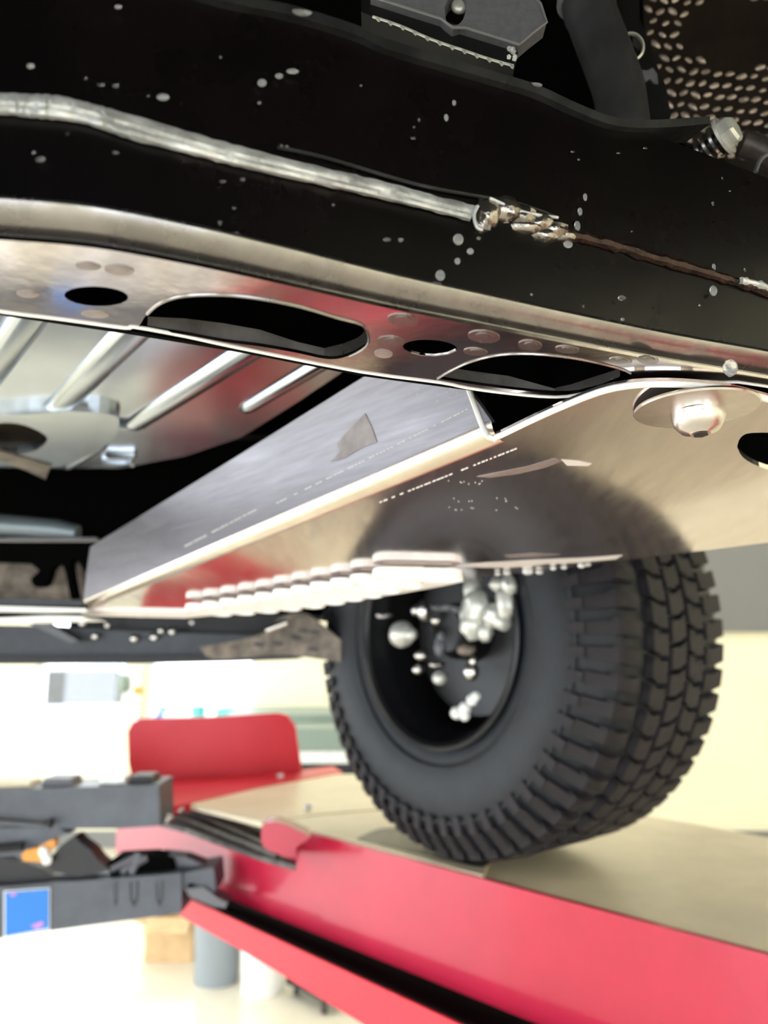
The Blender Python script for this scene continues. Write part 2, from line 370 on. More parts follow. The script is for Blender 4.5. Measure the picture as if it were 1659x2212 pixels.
# weld blob
g = G()
for (x, y, r, sx, sz) in [(1050,462,.0055,1,1.2),(1085,455,.0058,1.3,.9),(1120,468,.0050,1.5,.9),(1155,482,.0050,1.5,.9),(1190,497,.0045,1.6,.8),(1040,480,.0042,.8,1.1),(1170,510,.0040,1.6,.7),(1130,495,.0040,1.8,.6),(1215,512,.0035,1.6,.7)]:
    g.sphere(wallpt(x, y, .001), r*1.2, (sx, .9, sz), 14, 10, jit=.22)
g.out('weld_blob', 'blob', rail, smooth=True, label='lumpy melted knot of weld metal on the seam')
g = G()
g.tube([wallpt(x, y, .006) for x, y in dense([(1058,428),(1085,440),(1110,452),(1150,462),(1205,470)], 5)], .0007, 6)
g.tube([wallpt(x, y, .006) for x, y in dense([(1032,445),(1024,465),(1030,490),(1042,496)], 5)], .0008, 6)
g.out('weld_ridge', 'weld', rail, smooth=True, label='fine silver ridges round the weld knot')
# top lip of the rail
lp = dense([(330,-52),(480,-4),(620,24),(760,66),(830,97),(960,137),(1080,172),(1160,197),(1250,238),(1330,266),(1420,270),(1530,262)], 4)
v = []; f = []
for i, (x, y) in enumerate(lp):
    p = wallpt(x, y, .003); n_ = on_n(min(x, 1330)); v += [p+n_*.001-ZU*.0022, p+n_*.0015+ZU*.0022, p-n_*.016+ZU*.0022, p-n_*.016-ZU*.0022]
f = [(i*4+k, (i+1)*4+k, (i+1)*4+(k+1)%4, i*4+(k+1)%4) for i in range(len(lp)-1) for k in range(4)] + [(0,1,2,3), tuple(len(v)-4+k for k in range(4))]
link('top_lip', v, f, 'lip', rail, smooth=True)
# water smears on the flange, as flat discs
for (x, y, rx, ry) in [(870,692,34,13),(845,738,30,11),(1045,728,35,13),(1027,761,26,8),(1145,747,26,11),(1225,756,26,8),(828,765,20,9),(205,680,30,7),(258,585,32,10),(190,577,28,7),(60,636,24,7),(1400,778,24,9),(1340,781,26,8)]:
    g = G(); g.prism(ellipse(x, y, rx, ry, lambda a_, b_: onz(a_, b_, HZ-.0004), 18, .08), (0,0,.0004))
    g.prism(ellipse(x+2, y, rx*.55, ry*.55, lambda a_, b_: onz(a_, b_, HZ-.0008), 14, .1), (0,0,.0004)); g.out('water_smear', 'grime' if x < 840 else 'bead', rail)

# ------------------------------------------------------------------ water drops (countable, on the rail)
def drop(x, y, r, sx, sz, label, group, m='drop'):
    p = wallpt(x, y, .0035); n_ = on_n(x); k = p.y/F
    g = G().sphere(p, r*k, (sx, .55, sz), 14, 10); return g.out('water_drop', m, None, smooth=True, label=label, cat='water drop', group=group)
big = [(951,595,11,1,1.25,'largest hanging water drop, lowest below the weld knot'),(990,517,11,1.1,1.3,'large round water drop just below left of the weld knot'),(1016,543,8,1,1.0,'small round drop right of the column below the weld knot'),
 (988,564,7,1,1.2,'small slanted drop between the two large drops below the knot'),(566,179,10,1.1,1,'largest of three drops in a slanting row on the upper rail'),(603,164,8,1.2,.9,'middle of three drops in a slanting row on the upper rail'),(632,154,11,1.4,.6,'upper right of three drops in a slanting row on the upper rail'),
 (964,254,7,.8,1.4,'teardrop right of centre on the upper rail face'),(981,222,6,.8,1.3,'small slanted drop above the upper rail teardrop'),(1264,426,7,.7,1.4,'topmost drop of the vertical run right of the weld knot'),(1253,457,7,.8,1.5,'second drop of the vertical run right of the weld knot'),
 (1247,488,8,.9,1.6,'third drop of the vertical run right of the weld knot'),(1227,528,9,1.2,1.0,'drop hanging from the seam below the vertical run'),(352,210,12,1.3,.7,'bright flat drop just above the silvery seam on the left'),(66,143,8,1.1,.9,'lone drop near the upper left of the rail'),
 (1539,185,0,1,1,''),(1541,628,10,.9,1.3,'hollow looking drop below the seam far right'),(1542,577,6,.7,1.5,'small upright drop on the seam far right'),(1051,487,9,1.2,1.2,'shining drop hanging under the left end of the weld knot'),(255,15,7,1.3,.8,'small flat drop at the top left edge of the rail'),(640,28,18,2.2,.5,'long flat drop resting under the top lip of the rail'),(1152,184,14,1.6,.4,'thin flat drop on the top lip of the rail')]
for x, y, r, sx, sz, lab in big:
    if r: drop(x, y, r, sx, sz, lab, None)
small = [(905,259,5,.8,1.2),(895,275,4,1,1),(893,299,6,1.5,.7),(780,185,4,1,1),(560,223,6,1,1),(524,388,6,1.3,.9),(482,392,6,1.4,.8),(836,518,9,1.3,.8),(866,518,7,1,1),(1034,515,6,1,1),(1104,475,5,1,1),(1260,662,4,.8,1.3),(1310,694,4,.7,1.5),(1343,644,8,1.5,1),(1345,690,5,1.2,1),(1237,328,5,1.2,.8),(1336,331,5,1.3,.6),(1394,320,5,1.4,.8),(1540,440,6,.7,1.3),(1560,385,4,.6,1.4),(1609,583,5,.6,1.4),(1512,660,4,1,1),(87,345,9,1.6,1.1),(72,330,5,1,1),(250,330,7,1.6,.7),(218,184,8,1.3,.7),(250,186,8,1.2,.9),(185,170,5,1,1),(476,124,4,1,1),(1148,636,4,1,1),(1105,650,7,1.3,.8),(475,482,5,1,1.6),(505,450,5,1.2,.8),(485,515,8,1.5,.7),(512,505,6,1,1.3),(720,443,4,1,1),(1250,345,4,1,1),(1365,500,3,1,1),(1577,413,3,1,1),(608,314,4,1,1.2),(620,316,4,1,1.2),(320,208,4,.8,1.3),(145,290,3,1,1)]
SEAM = [(0,225),(250,260),(830,412),(1120,470),(1659,625)]
ORD = 'first second third fourth fifth sixth seventh eighth ninth tenth eleventh twelfth thirteenth fourteenth fifteenth sixteenth seventeenth eighteenth nineteenth twentieth twenty-first twenty-second twenty-third twenty-fourth twenty-fifth twenty-sixth twenty-seventh twenty-eighth twenty-ninth thirtieth'.split()
cnt = {True: 0, False: 0}
for x, y, r, sx, sz in sorted(small):
    above = y < interp(SEAM, x); o_ = ORD[cnt[above]]; cnt[above] += 1
    drop(x, y, r*.75, sx, sz, 'small water drop on the black rail %s the seam, %s from the left' % ('above' if above else 'below', o_), 'small water drops on the black rail', 'dropc')
# bright drops hanging in front of the right end of the flange
p = onz(1578,795,HZ-.003); G().sphere(p, .0038, (1.,.6,1.2), 14, 10, jit=.15).out('water_drop', 'drop', None, smooth=True, label='clear drop with a thin trail by the right end of the flange', cat='water drop')

# ================================================================== PARTS ABOVE THE RAIL
YB_ = .40
br = thing('stamped_bracket', 'satin grey stamped bracket with a notched lower rim above the rail', 'bracket', aty(980, 80, YB_))
face = [aty(x, y, YB_) for x, y in [(815,-60),(1100,-60),(1168,8),(1181,48),(1150,72),(1122,96),(995,57),(978,62),(962,50),(952,40),(800,-8)]]
holeb = [aty(x, y, YB_) for x, y in dense([(960,15),(975,-12),(998,-10),(1008,12),(1000,42),(985,54),(965,46),(960,15)], 4)[:-1]]
G().prism(face, (0,.012,0), [holeb]).out('face_plate', 'bracket', br)
G().tube([aty(x, y, YB_-.0005) for x, y in [(800,-8),(952,40),(978,60),(1005,60),(1122,96),(1150,72),(1181,48),(1168,8),(1110,-60)]], .0008, 6).out('edge_bead', 'edgeg', br, smooth=True)
G().prism([aty(x, y, YB_+.006) for x, y in [(780,-10),(960,44),(1124,94),(1112,142),(1040,122),(960,96),(880,66),(810,38),(780,25)]], (0,.03,0)).out('skirt', 'black', br)
g = G(); bp = dense([(805,36),(840,47),(880,62),(920,80),(960,95),(1000,108),(1040,122),(1080,134),(1110,142)], 3)
g.tube([aty(x, y, YB_+.004) for x, y in bp], .0008, 6)
for x, y in bp[1::2]: g.tube([aty(x, y, YB_+.003), aty(x+5, y+6, YB_+.002)], .0009, 6)
g.out('notched_rim', 'zinc', br, smooth=True)
G().sphere(aty(992, 14, YB_+.006), .005, (1,.6,1), 16, 10).out('bolt_head', 'zinc', br, smooth=True)
g = G()
for i in range(9): g.sphere(aty(1106+random.uniform(-9,9), 118+random.uniform(-20,16), YB_+.004), .0013, jit=.5)
g.out('weld_spatter', 'weld', br, kind='stuff')
pipe = thing('black_pipe', 'satin black pipe dropping behind the rail beside the mesh shield', 'pipe', aty(1330, 230, .47))
pp = dense([(1262,-90),(1265,-20),(1280,40),(1310,120),(1335,190),(1345,255),(1350,300)], 4)
G().tube([aty(x, y, .49) for x, y in pp], [.019]*8 + [.018]*(len(pp)-8), 24).out('tube', 'pipe', pipe, smooth=True)
G().lathe([(.018,-.004),(.0215,-.002),(.0215,.002),(.018,.004)], aty(1268, -2, .49), (.15,0,1), 24).out('collar', 'bracket', pipe, smooth=True)
gus = [aty(x, y, .505) for x, y in [(1290,-60),(1378,-60),(1382,40),(1410,120),(1436,180),(1450,250),(1300,280)]]
gp = G().prism(gus, (0,.006,0)).out('gusset_plate', 'black', pipe)
G().lathe([(.0085,0),(.010,.001),(.010,.0025),(.0085,.003)], aty(1362, 103, .495), (.2,-1,-.25), 24, closed=True).out('washer', 'zinc', pipe, smooth=True)
G().lathe([(0,0),(.0055,0),(.0055,.006),(0,.006)], aty(1370, 100, .50), (.2,-1,-.25), 6).out('bolt_head', 'black', pipe)
g = G().prism([aty(x, y, .5035) for x, y in [(1356,142),(1378,150),(1398,152),(1410,146),(1420,160),(1422,180),(1412,178),(1404,170),(1395,176),(1384,170),(1372,160),(1360,152)]], (0,.0015,0))
g.out('peeled_patch', 'bracket', pipe, label='pale peeled patch of coating')
hs = thing('heat_shield', 'brown embossed heat shield with rows of scale shaped dimples', 'heat shield', aty(1540, 180, .62))
A0 = [aty(x, y, .62) for x, y in [(1385,-90),(1800,-90),(1800,420),(1640,420),(1560,340),(1470,300),(1430,200),(1395,90)]]
G().prism(A0, (0,.004,0)).out('shield_sheet', 'shield', hs)
g = G()
for r in range(-3, 15):
    for c in range(0, 16):
        x = 1396 + c*26 + (r % 2)*9 + r*2.2; y = -30 + r*25 + c*2.5 + (c % 2)*3
        if x > 1720 or x < 1388 + max(0, y)*.22: continue
        fade = ((x-1590)**2/110**2 + (y-70)**2/75**2)
        if fade < 1: continue
        s_ = random.uniform(.75, 1.1)
        g.sphere(aty(x, y, .6195), .0039*s_, (1.25,.55,.62), 8, 6, Matrix.Rotation(random.choice((.7,-.55)) if x < 1520 else -.3, 3, 'Y'), jit=.25)
g.out('embossed_scale', 'scale', hs, smooth=True, kind='stuff')
# big bolt at the right end of the lip
ba = Vector((.62,-.74,.22)).normalized(); bc = aty(1560, 296, .46)
bt = thing('mounting_bolt', 'pale zinc hex bolt with a large washer at the end of the top lip', 'bolt', bc)
G().lathe([(.006,0),(.0132,0),(.0132,.002),(.006,.002)], bc, ba, 32, closed=True).out('washer', 'zinc', bt, smooth=True)
G().lathe([(0,.001),(.0098,.001),(.0098,.008),(.008,.0098),(0,.010)], bc, ba, 6).out('hex_head', 'zinc', bt)
G().cyl(bc-ba*.045, bc, .005, 16).out('shank', 'black', bt, smooth=True)
for i in range(3): G().lathe([(.0055,0),(.0105-.0009*i,0),(.0105-.0009*i,.0018),(.0055,.0018)], bc-ba*(.0055+.0052*i), ba, 28, closed=True).out('spring_coil', 'bolt', bt, smooth=True)
G().cyl(bc-ba*.042, bc-ba*.030, .008, 20).out('collar', 'black', bt, smooth=True)
cl = thing('hose_clip', 'dark curved hose behind the bolt at the right edge', 'hose', aty(1650, 350, .52))
G().tube([aty(x, y, .54) for x, y in dense([(1600,310),(1640,322),(1680,345),(1760,380)], 5)], .010, 14).out('hose', 'grease', cl, smooth=True)
G().tube([aty(x, y, .50) for x, y in dense([(1632,372),(1640,350),(1655,335),(1690,325)], 5)], .0015, 8).out('clip_wire', 'bracket', cl, smooth=True)

# ================================================================== SKID PLATE
PN = Vector((0, .115, 1)).normalized(); PP = Vector((0, .45, CZ+.127))
fp = lambda x, y: onplane(x, y, PP, PN)
fpo = lambda o: (lambda x, y: onplane(x, y, PP-PN*o, PN))
skid = thing('skid_plate', 'brushed aluminium skid plate reflecting the red lift and cream wall', 'skid plate', fp(1000, 1100))
edge = dense([(1062,946),(1082,940),(1140,912),(1210,880),(1290,848),(1350,834),(1420,829),(1500,832),(1580,842),(1659,862)], 3)
low = [(1800,1152),(1659,1172),(1500,1192),(1300,1216),(1120,1238),(1000,1251),(800,1282),(600,1310),(400,1330),(300,1334),(180,1314)]
hole = [fp(*p) for p in dense([(1592,965),(1600,945),(1625,935),(1700,940),(1760,975),(1740,1010),(1690,1020),(1640,1008),(1605,988),(1592,965)], 3)[:-1]]
TK = .0035
WA, WB = fp(1062,946), fp(180,1314)
wl = lambda x, y: onwall(x, y, WA, WB)
wn = Vector((WB.y-WA.y, -(WB.x-WA.x), 0)).normalized(); wn = wn if wn.y > 0 else -wn
RB = .011
flat_ = lambda p: p - PN*((p-PP).dot(PN))
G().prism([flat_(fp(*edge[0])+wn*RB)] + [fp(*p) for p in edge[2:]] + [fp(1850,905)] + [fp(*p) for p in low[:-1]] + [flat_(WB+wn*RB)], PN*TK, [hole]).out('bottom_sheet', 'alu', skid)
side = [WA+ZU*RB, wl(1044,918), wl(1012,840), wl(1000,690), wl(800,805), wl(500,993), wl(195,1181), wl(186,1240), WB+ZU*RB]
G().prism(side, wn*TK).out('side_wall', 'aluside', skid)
# rounded bend between the two
bd = []
n_b = 8
for i in range(2):
    P0 = (WA, WB)[i]
    for k in range(n_b+1):
        a_ = math.pi/2*k/n_b; r = RB
        bd.append(P0 + (flat_(P0+wn*r)-P0)*(1-math.cos(a_)) + ZU*(r - r*math.sin(a_)))
link('bend', bd, [(k, k+1, n_b+2+k, n_b+1+k) for k in range(n_b)], 'aluwarm', skid, smooth=True)
# pale cut edge: V shaped notch and near edge
ce = [wl(1008,825), wl(1014,845), wl(1036,905), wl(1046,930), fp(1056,944), fp(1068,948)] + [fp(*p) for p in edge[2:]] + [fp(1750,885), fp(1850,905)]
G().tube(ce, .0019, 8).out('cut_edge', 'cut', skid, smooth=True, label='pale sheared edge of the sheet')
# dotted pale lines, thin raised dashes
def dashes(p0, p1, fn, n, w_=1.6, skip=.2, name='pale_mark', m='pale_mark'):
    g = G()
    for i in range(n):
        if random.random() < skip: continue
        a_ = i/n; b_ = (i+random.uniform(.45,.9))/n; x0, y0 = p0[0]+(p1[0]-p0[0])*a_, p0[1]+(p1[1]-p0[1])*a_; x1, y1 = p0[0]+(p1[0]-p0[0])*b_, p0[1]+(p1[1]-p0[1])*b_
        g.tube([fn(x0, y0), fn(x1, y1)], w_*fn(x0, y0).y/F*.6, 5)
    g.out(name, m, skid, kind='stuff')
wl2 = lambda x, y: wl(x, y)-wn*.0003
dashes((598,1087), (860,960), wl2, 34); dashes((860,960), (1015,882), wl2, 18); dashes((400,1180), (555,1100), wl2, 16, 1.5, .1)
dashes((820,1086), (1120,968), fpo(.0003), 34, 1.6, .15)
g = G()
for _ in range(26): g.sphere(fpo(.0003)(random.uniform(960,1120), random.choice((1042,1043,1080,1100))+random.uniform(-4,4)), .0005, (1,1,.5), 6, 4)
for _ in range(14): g.sphere(wl2(random.uniform(880,1000), random.uniform(835,870)), .0005, (1,1,.5), 6, 4)
g.out('speck', 'pale_mark', skid, kind='stuff')
def smear(pts, fn, name='dirt_smear', m='grime'): G().prism([fn(*p) for p in pts], PN*.0002).out(name, m, skid)
smear([(1030,1030),(1080,1020),(1140,1008),(1200,990),(1215,996),(1180,1010),(1120,1024),(1060,1032)], fpo(.0003))
smear([(1212,993),(1250,996),(1278,1002),(1270,1007),(1225,1006)], fpo(.0003), m='pale_mark')
smear([(985,1222),(1020,1218),(1090,1214),(1160,1210),(1260,1206),(1345,1200),(1330,1208),(1240,1216),(1180,1218),(1140,1224),(1100,1226),(1040,1226)], fpo(.0004), m='pale_mark')
smear([(1090,1200),(1150,1196),(1210,1198),(1160,1203),(1100,1205)], fpo(.0003), m='grime')
G().prism([wl2(x, y) for x, y in [(728,958),(758,925),(790,893),(805,925),(815,955),(780,968),(745,990),(715,998),(735,975)]], wn*-.0002).out('tape_residue', 'grime', skid, label='pale triangular tape residue')
g = G()
for (x, y, r) in [(1140,1235,7),(1165,1236,5),(1195,1228,4),(1218,1226,4),(1256,1222,5),(1270,1220,4),(1095,1238,5),(1075,1240,4)]: g.sphere(fpo(.002)(x, y), r/F*1.1, (1.3,1,.8), 10, 8)
g.out('weld_bead', 'weld', skid, smooth=True, kind='stuff')
# bolt and large washer
wc = fpo(.004)(1503, 886)
G().lathe([(.010,0),(.0325,0),(.0332,.0010),(.0325,.0022),(.010,.0022)], wc, Vector((0,.03,1)), 56, closed=True).out('washer', 'bolt', skid, smooth=True, label='large flat washer')
bo = G().lathe([(0,-.0125),(.0055,-.0125),(.0062,-.0118),(.0105,-.0100),(.0135,-.0062),(.0145,-.002),(.0145,.001),(0,.001)], fpo(.004)(1508, 893), PN, 40).out('dome_bolt', 'bolt', skid, smooth=True)
G().lathe([(0,-.0130),(.0042,-.0130),(.0046,-.0122),(0,-.0122)], fpo(.004)(1508, 893), PN, 6).out('hex_recess', 'black', bo)
# louvred vent slots along the low edge
lefts = [(803,1240),(755,1252),(713,1260),(671,1267),(629,1275),(590,1282),(552,1289),(515,1295),(477,1301),(439,1307),(403,1311)]
rights = [(1000,1244),(915,1262),(868,1274),(826,1284),(786,1291),(745,1299),(700,1307),(650,1313),(600,1318),(550,1322),(500,1325)]
for (lx, ly), (rx, ry) in zip(lefts, rights):
    o_ = .009; a_ = fpo(o_)(lx, ly); b_ = fpo(o_)(rx, ry); d = (b_-a_); L_ = d.length; d.normalize(); q = PN.cross(d).normalized(); hw = .0165
    def stad(h, ins):
        pts = []
        for s_, c_ in ((1, b_-d*hw), (-1, a_+d*hw)):
            for k in range(9):
                an = -math.pi/2 + math.pi*k/8; pts.append(c_ + (d*math.cos(an)*s_ + q*math.sin(an)*s_)*h)
        return pts
    ring = stad(.0125, 0); G().prism(stad(.0155, 0), PN*.005, [stad(.0048, 0)]).tube([p-PN*.001 for p in ring]+[ring[0]-PN*.001, ring[1]-PN*.001], .0036, 8, False).out('vent_slot', 'cut', skid)  # white material paints the light caught by the slot rims
G().prism([fp(*p) for p in [(1000,1251),(810,1262),(400,1318),(180,1314),(175,1326),(400,1331),(690,1303),(860,1278),(960,1260)]], PN*-.003).out('edge_return', 'cut', skid, label='pale return edge below the vent slots')

# ================================================================== FLOOR PAN with ribs
pz = .26; fq = lambda z: (lambda x, y: onz(x, y, z))
pan = thing('floor_pan', 'satin grey ribbed floor pan behind the rail on the left', 'floor pan', onz(300, 850, pz))
bh = [onz(*p, pz) for p in dense([(-60,948),(-20,918),(40,915),(95,938),(100,955),(70,975),(0,982),(-60,948)], 4)[:-1]]
G().prism([onz(*p, pz) for p in [(-500,520),(300,600),(800,760),(745,800),(640,870),(520,945),(400,985),(255,1012),(130,1012),(-300,1005)]], (0,0,.003), [bh]).out('pan_sheet', 'pan', pan)
def rib(p0, p1, w_, h, m='pan'):
    a_ = onz(*p0, pz); b_ = onz(*p1, pz); d = (b_-a_).normalized(); q = Vector((-d.y, d.x, 0)); v = []
    secs = [(a_, 1, 1), (b_-d*.03, 1, 1), (b_-d*.012, .8, .8), (b_, .3, .05)]; pr = [(-1,0),(-.75,-.7),(-.45,-1),(.45,-1),(.75,-.7),(1,0)]
    for c_, sw, sh in secs: v += [c_ + q*w_*sw*x + ZU*h*sh*z_ for x, z_ in pr]
    K = 6; return link('rib', v, [(i*K+k, (i+1)*K+k, (i+1)*K+k+1, i*K+k+1) for i in range(3) for k in range(K-1)], m, pan, smooth=True)
rib((120,600), (-60,860), .016, .008); rib((400,600), (105,900), .016, .008); rib((690,660), (275,925), .014, .008); rib((850,690), (520,888), .009, .007)
rib((222,960), (140,1012), .008, .006)
G().prism([onz(*p, pz-.010) for p in dense([(-300,905),(-100,900),(30,896),(110,892),(190,890),(250,900),(256,925),(240,955),(190,985),(120,1010),(-20,1004),(-300,998)], 3)], (0,0,.011), [[onz(*p, pz-.010) for p in dense([(-60,948),(-20,918),(40,915),(95,938),(100,955),(70,975),(0,982),(-60,948)], 4)[:-1]]]).out('raised_boss', 'pan', pan, label='bright raised boss with an oval hole')
G().box(onz(10, 948, pz+.03), (.25,.25,.004)).out('inner_bracket', 'dirt', pan)
for x, y, w_ in [(470,180,0),(262,985,22),(250,1002,20),(270,1003,12),(275,922,22)]:
    if w_: G().box(onz(x, y, pz-.004), (w_*.9/1000*2, .012, .006)).out('stud', 'pan', pan)
g = G().prism([onz(x, y, pz-.012) for x, y in [(-60,975),(0,995),(60,1018),(98,1036),(108,1010),(112,1006),(-60,960)]], (0,0,.004)); g.out('corner_flange', 'dirt', pan, label='dull triangular corner flange')
# ------------------------------------------------------------------ underbody, with near-black panels added to fill shade
ub = thing('vehicle_underbody', 'matt black vehicle underside filling the shadows behind the rail', 'underbody', (0, .5, CZ+.5))
G().box((-.2, .3, CZ+.74), (3.0, 3.9, .12)).out('floor_plate', 'near_black', ub)
G().box((-1.1, 2.08, CZ+.37), (2.0, .05, .62)).out('bulkhead', 'near_black', ub)
G().box((-.42, 1.10, CZ+.49), (2.2, .03, .38), 0).out('rear_web', 'near_black', ub)
G().box((.60, .74, CZ+.40), (1.0, .02, .54)).out('side_web', 'near_black', ub)  # added dark panel that blackens the opening above the notch
G().box((-.2, -1.0, CZ+.38), (3.0, .05, .60)).out('rear_light_block', 'near_black', ub)  # unseen panel added to block light from the back doors
G().box((-1.68, .4, CZ+.40), (.06, 3.4, .56)).out('outer_light_block', 'near_black', ub)  # unseen panel added to keep side light off the rail
# ------------------------------------------------------------------ lower-left crossmember and bits
cm = thing('rear_crossmember', 'rounded blue grey crossmember in the dark at the left edge', 'crossmember', aty(60, 1140, 1.3))
G().tube([aty(-200,1128,1.3), aty(0,1134,1.3), aty(120,1144,1.3), aty(168,1152,1.3)], [.019,.019,.018,.014], 18).out('tube', 'tubeb', cm, smooth=True)
G().box(aty(0,1166,1.3), (.34,.03,.004)).out('lower_seam', 'bracket', cm)
hb = thing('finned_bracket', 'black bracket with hanging prongs before a pale panel', 'bracket', aty(80, 1300, 1.7))
G().prism([aty(x, y, 1.75) for x, y in [(-250,1210),(176,1215),(186,1306),(-250,1300)]], (0,.02,0)).out('backing_panel', 'dirt', hb)
G().prism([aty(x, y, 1.68) for x, y in dense([(-250,1175),(190,1165),(192,1240),(180,1232),(165,1208),(152,1212),(156,1250),(165,1296),(152,1292),(144,1250),(136,1222),(124,1218),(110,1230),(100,1262),(75,1268),(66,1250),(64,1216),(-250,1210)], 2)], (0,.03,0)).out('prong_plate', 'near_black', hb)
G().prism([aty(x, y, 1.66) for x, y in [(-250,1282),(175,1296),(180,1308),(-250,1304)]], (0,.02,0)).out('lower_rail', 'beam', hb)
es = thing('edge_strips', 'two thin pale aluminium strips ending at the plate corner, left edge', 'trim strip', aty(80, 1330, 1.09))
G().prism([aty(x, y, 1.09) for x, y in [(-260,1304),(0,1309),(182,1314),(190,1322),(100,1323),(0,1321),(-260,1318)]], (0,.06,0)).out('upper_strip', 'cut', es)
G().prism([aty(x, y, 1.10) for x, y in [(-260,1334),(0,1334),(100,1330),(170,1331),(200,1340),(120,1342),(60,1345),(-260,1345)]], (0,.06,0)).out('lower_strip', 'cut', es)
# front crossmember beam under the plate, with bolt heads
fb = thing('front_crossmember', 'dark blue grey crossmember running left below the skid plate', 'crossmember', aty(300, 1400, 2.0))
G().prism([aty(x, y, 1.95) for x, y in [(-400,1350),(0,1350),(120,1352),(230,1360),(420,1368),(560,1372),(640,1370),(700,1400),(640,1424),(500,1430),(300,1432),(100,1434),(-400,1434)]], (0,.10,0)).out('beam', 'beam', fb)
G().prism([aty(x, y, 1.93) for x, y in [(-400,1416),(100,1418),(300,1417),(540,1414),(640,1418),(500,1430),(300,1434),(-400,1436)]], (0,.03,0)).out('lower_flange', 'black', fb)
G().prism([aty(x, y, 1.9) for x, y in [(60,1346),(100,1344),(170,1385),(150,1388)]], (0,.03,0)).out('diagonal_brace', 'bracket', fb)
G().prism([aty(x, y, 1.99) for x, y in [(150,1336),(560,1325),(700,1330),(640,1372),(150,1370)]], (0,.02,0)).out('upper_flange', 'black', fb)
for x, y, r in [(290,1379,10),(333,1376,10),(348,1362,8),(372,1364,9),(205,1374,9),(232,1350,8),(178,1346,10),(415,1344,7)]:
    G().sphere(aty(x, y, 1.93), r/F*1.7, (1,.7,1), 12, 8).out('bolt_head', 'bolt', fb, smooth=True)
# control arm
ca = thing('control_arm', 'mud splashed suspension arm reaching into the wheel', 'suspension arm', aty(660, 1390, 1.72))
G().prism([aty(x, y, 1.72) for x, y in dense([(430,1398),(520,1382),(575,1365),(600,1338),(650,1322),(690,1345),(730,1378),(765,1408),(782,1426),(740,1430),(690,1424),(620,1415),(540,1420),(460,1424),(430,1398)], 3)[:-1]], (0,.05,0)).out('arm', 'dirt', ca)
for x, y in [(655,1362),(640,1377),(678,1365),(676,1402),(600,1390),(560,1392)]:
    G().prism(ellipse(x, y, 13, 5, lambda a_, b_: aty(a_, b_, 1.718), 14, .1), (0,.001,0)).out('arm_hole', 'grease', ca)  # flat dark discs painted in place of holes in the arm
G().tube([aty(575,1362,1.68), aty(620,1345,1.68)], .008, 10).out('link_rod', 'bolt', ca, smooth=True)

# ================================================================== WHEEL
OM = math.radians(52); AX = Vector((math.sin(OM), math.cos(OM), 0)); LD = Vector((-math.cos(OM), math.sin(OM), 0))
HC = Vector((.10, 1.50, CZ+.0245)); TR = .42; TW = .325
wh = thing('wheel', 'large all-terrain tyre on a black rim standing on the red runway', 'wheel', HC - ZU*TR)
prof = [(.208,.03),(.212,.006),(.222,-.002),(.236,-.004),(.262,-.014),(.31,-.020),(.352,-.014),(.385,.004),(.400,.022),(.404,.040),(.404,TW-.040),(.400,TW-.022),(.385,TW-.004),(.352,TW+.014),(.31,TW+.02),(.262,TW+.014),(.225,TW),(.212,TW-.03)]
ty = G().lathe(prof, HC, AX, 96, closed=True).out('tyre', 'rubber', wh, smooth=True)
g = G(); g.lathe([(.342,-.0200),(.346,-.0215),(.350,-.0195)], HC, AX, 96, closed=True); g.lathe([(.246,-.0090),(.250,-.0125),(.254,-.0110)], HC, AX, 96, closed=True); g.out('sidewall_ring', 'rubber', ty, smooth=True)
def pol(r, ang, h):
    return HC + AX*h + (ZU*math.cos(ang) + AX.cross(ZU)*math.sin(ang))*r
NB = 60
def blockmesh(name, h0, h1, skew, ln, rbot, rtop, taper=0, notch=False):
    g = G(); v = []
    half = math.pi/NB*ln
    hs_ = [(h0, -half-skew), (h0, half-skew), ((h0+h1)/2, half*1.25), (h1, half+skew), (h1, -half+skew), ((h0+h1)/2, -half*.75)]
    for h, a_ in hs_: v.append(pol(rbot + (taper if h == h0 and taper else 0), a_, h))
    for h, a_ in hs_: v.append(pol(rtop + (taper*1.2 if h == h0 and taper else 0), a_*.93, h+(.002 if h == h0 else -.002)))
    f = [(6,7,8,9,10,11),(0,1,2,3,4,5)] + [(i,(i+1)%6,(i+1)%6+6,i+6) for i in range(6)]
    g.add(v, f); return g.out(name, 'tread', ty)
rows = [(.006,.058,.008,.62,-.006), (.084,.128,.012,.84,0), (.136,.180,-.012,.84,0), (.188,.232,.012,.84,0), (.242,.300,-.008,.72,0)]
for ri, (h0, h1, sk, ln, tp) in enumerate(rows):
    o = blockmesh('tread_block', h0, h1, sk, ln, .401, .4185 if 0 < ri < 4 else .4165, tp)
    for i in range(1, NB):
        an = 2*math.pi*i/NB + (math.pi/NB if ri % 2 else 0)
        T = Matrix.Translation(HC-(HC-ZU*TR)); R = Matrix.Rotation(-an if False else an, 4, AX)
        dup(o, parent=ty, mtx=T @ R @ T.inverted())
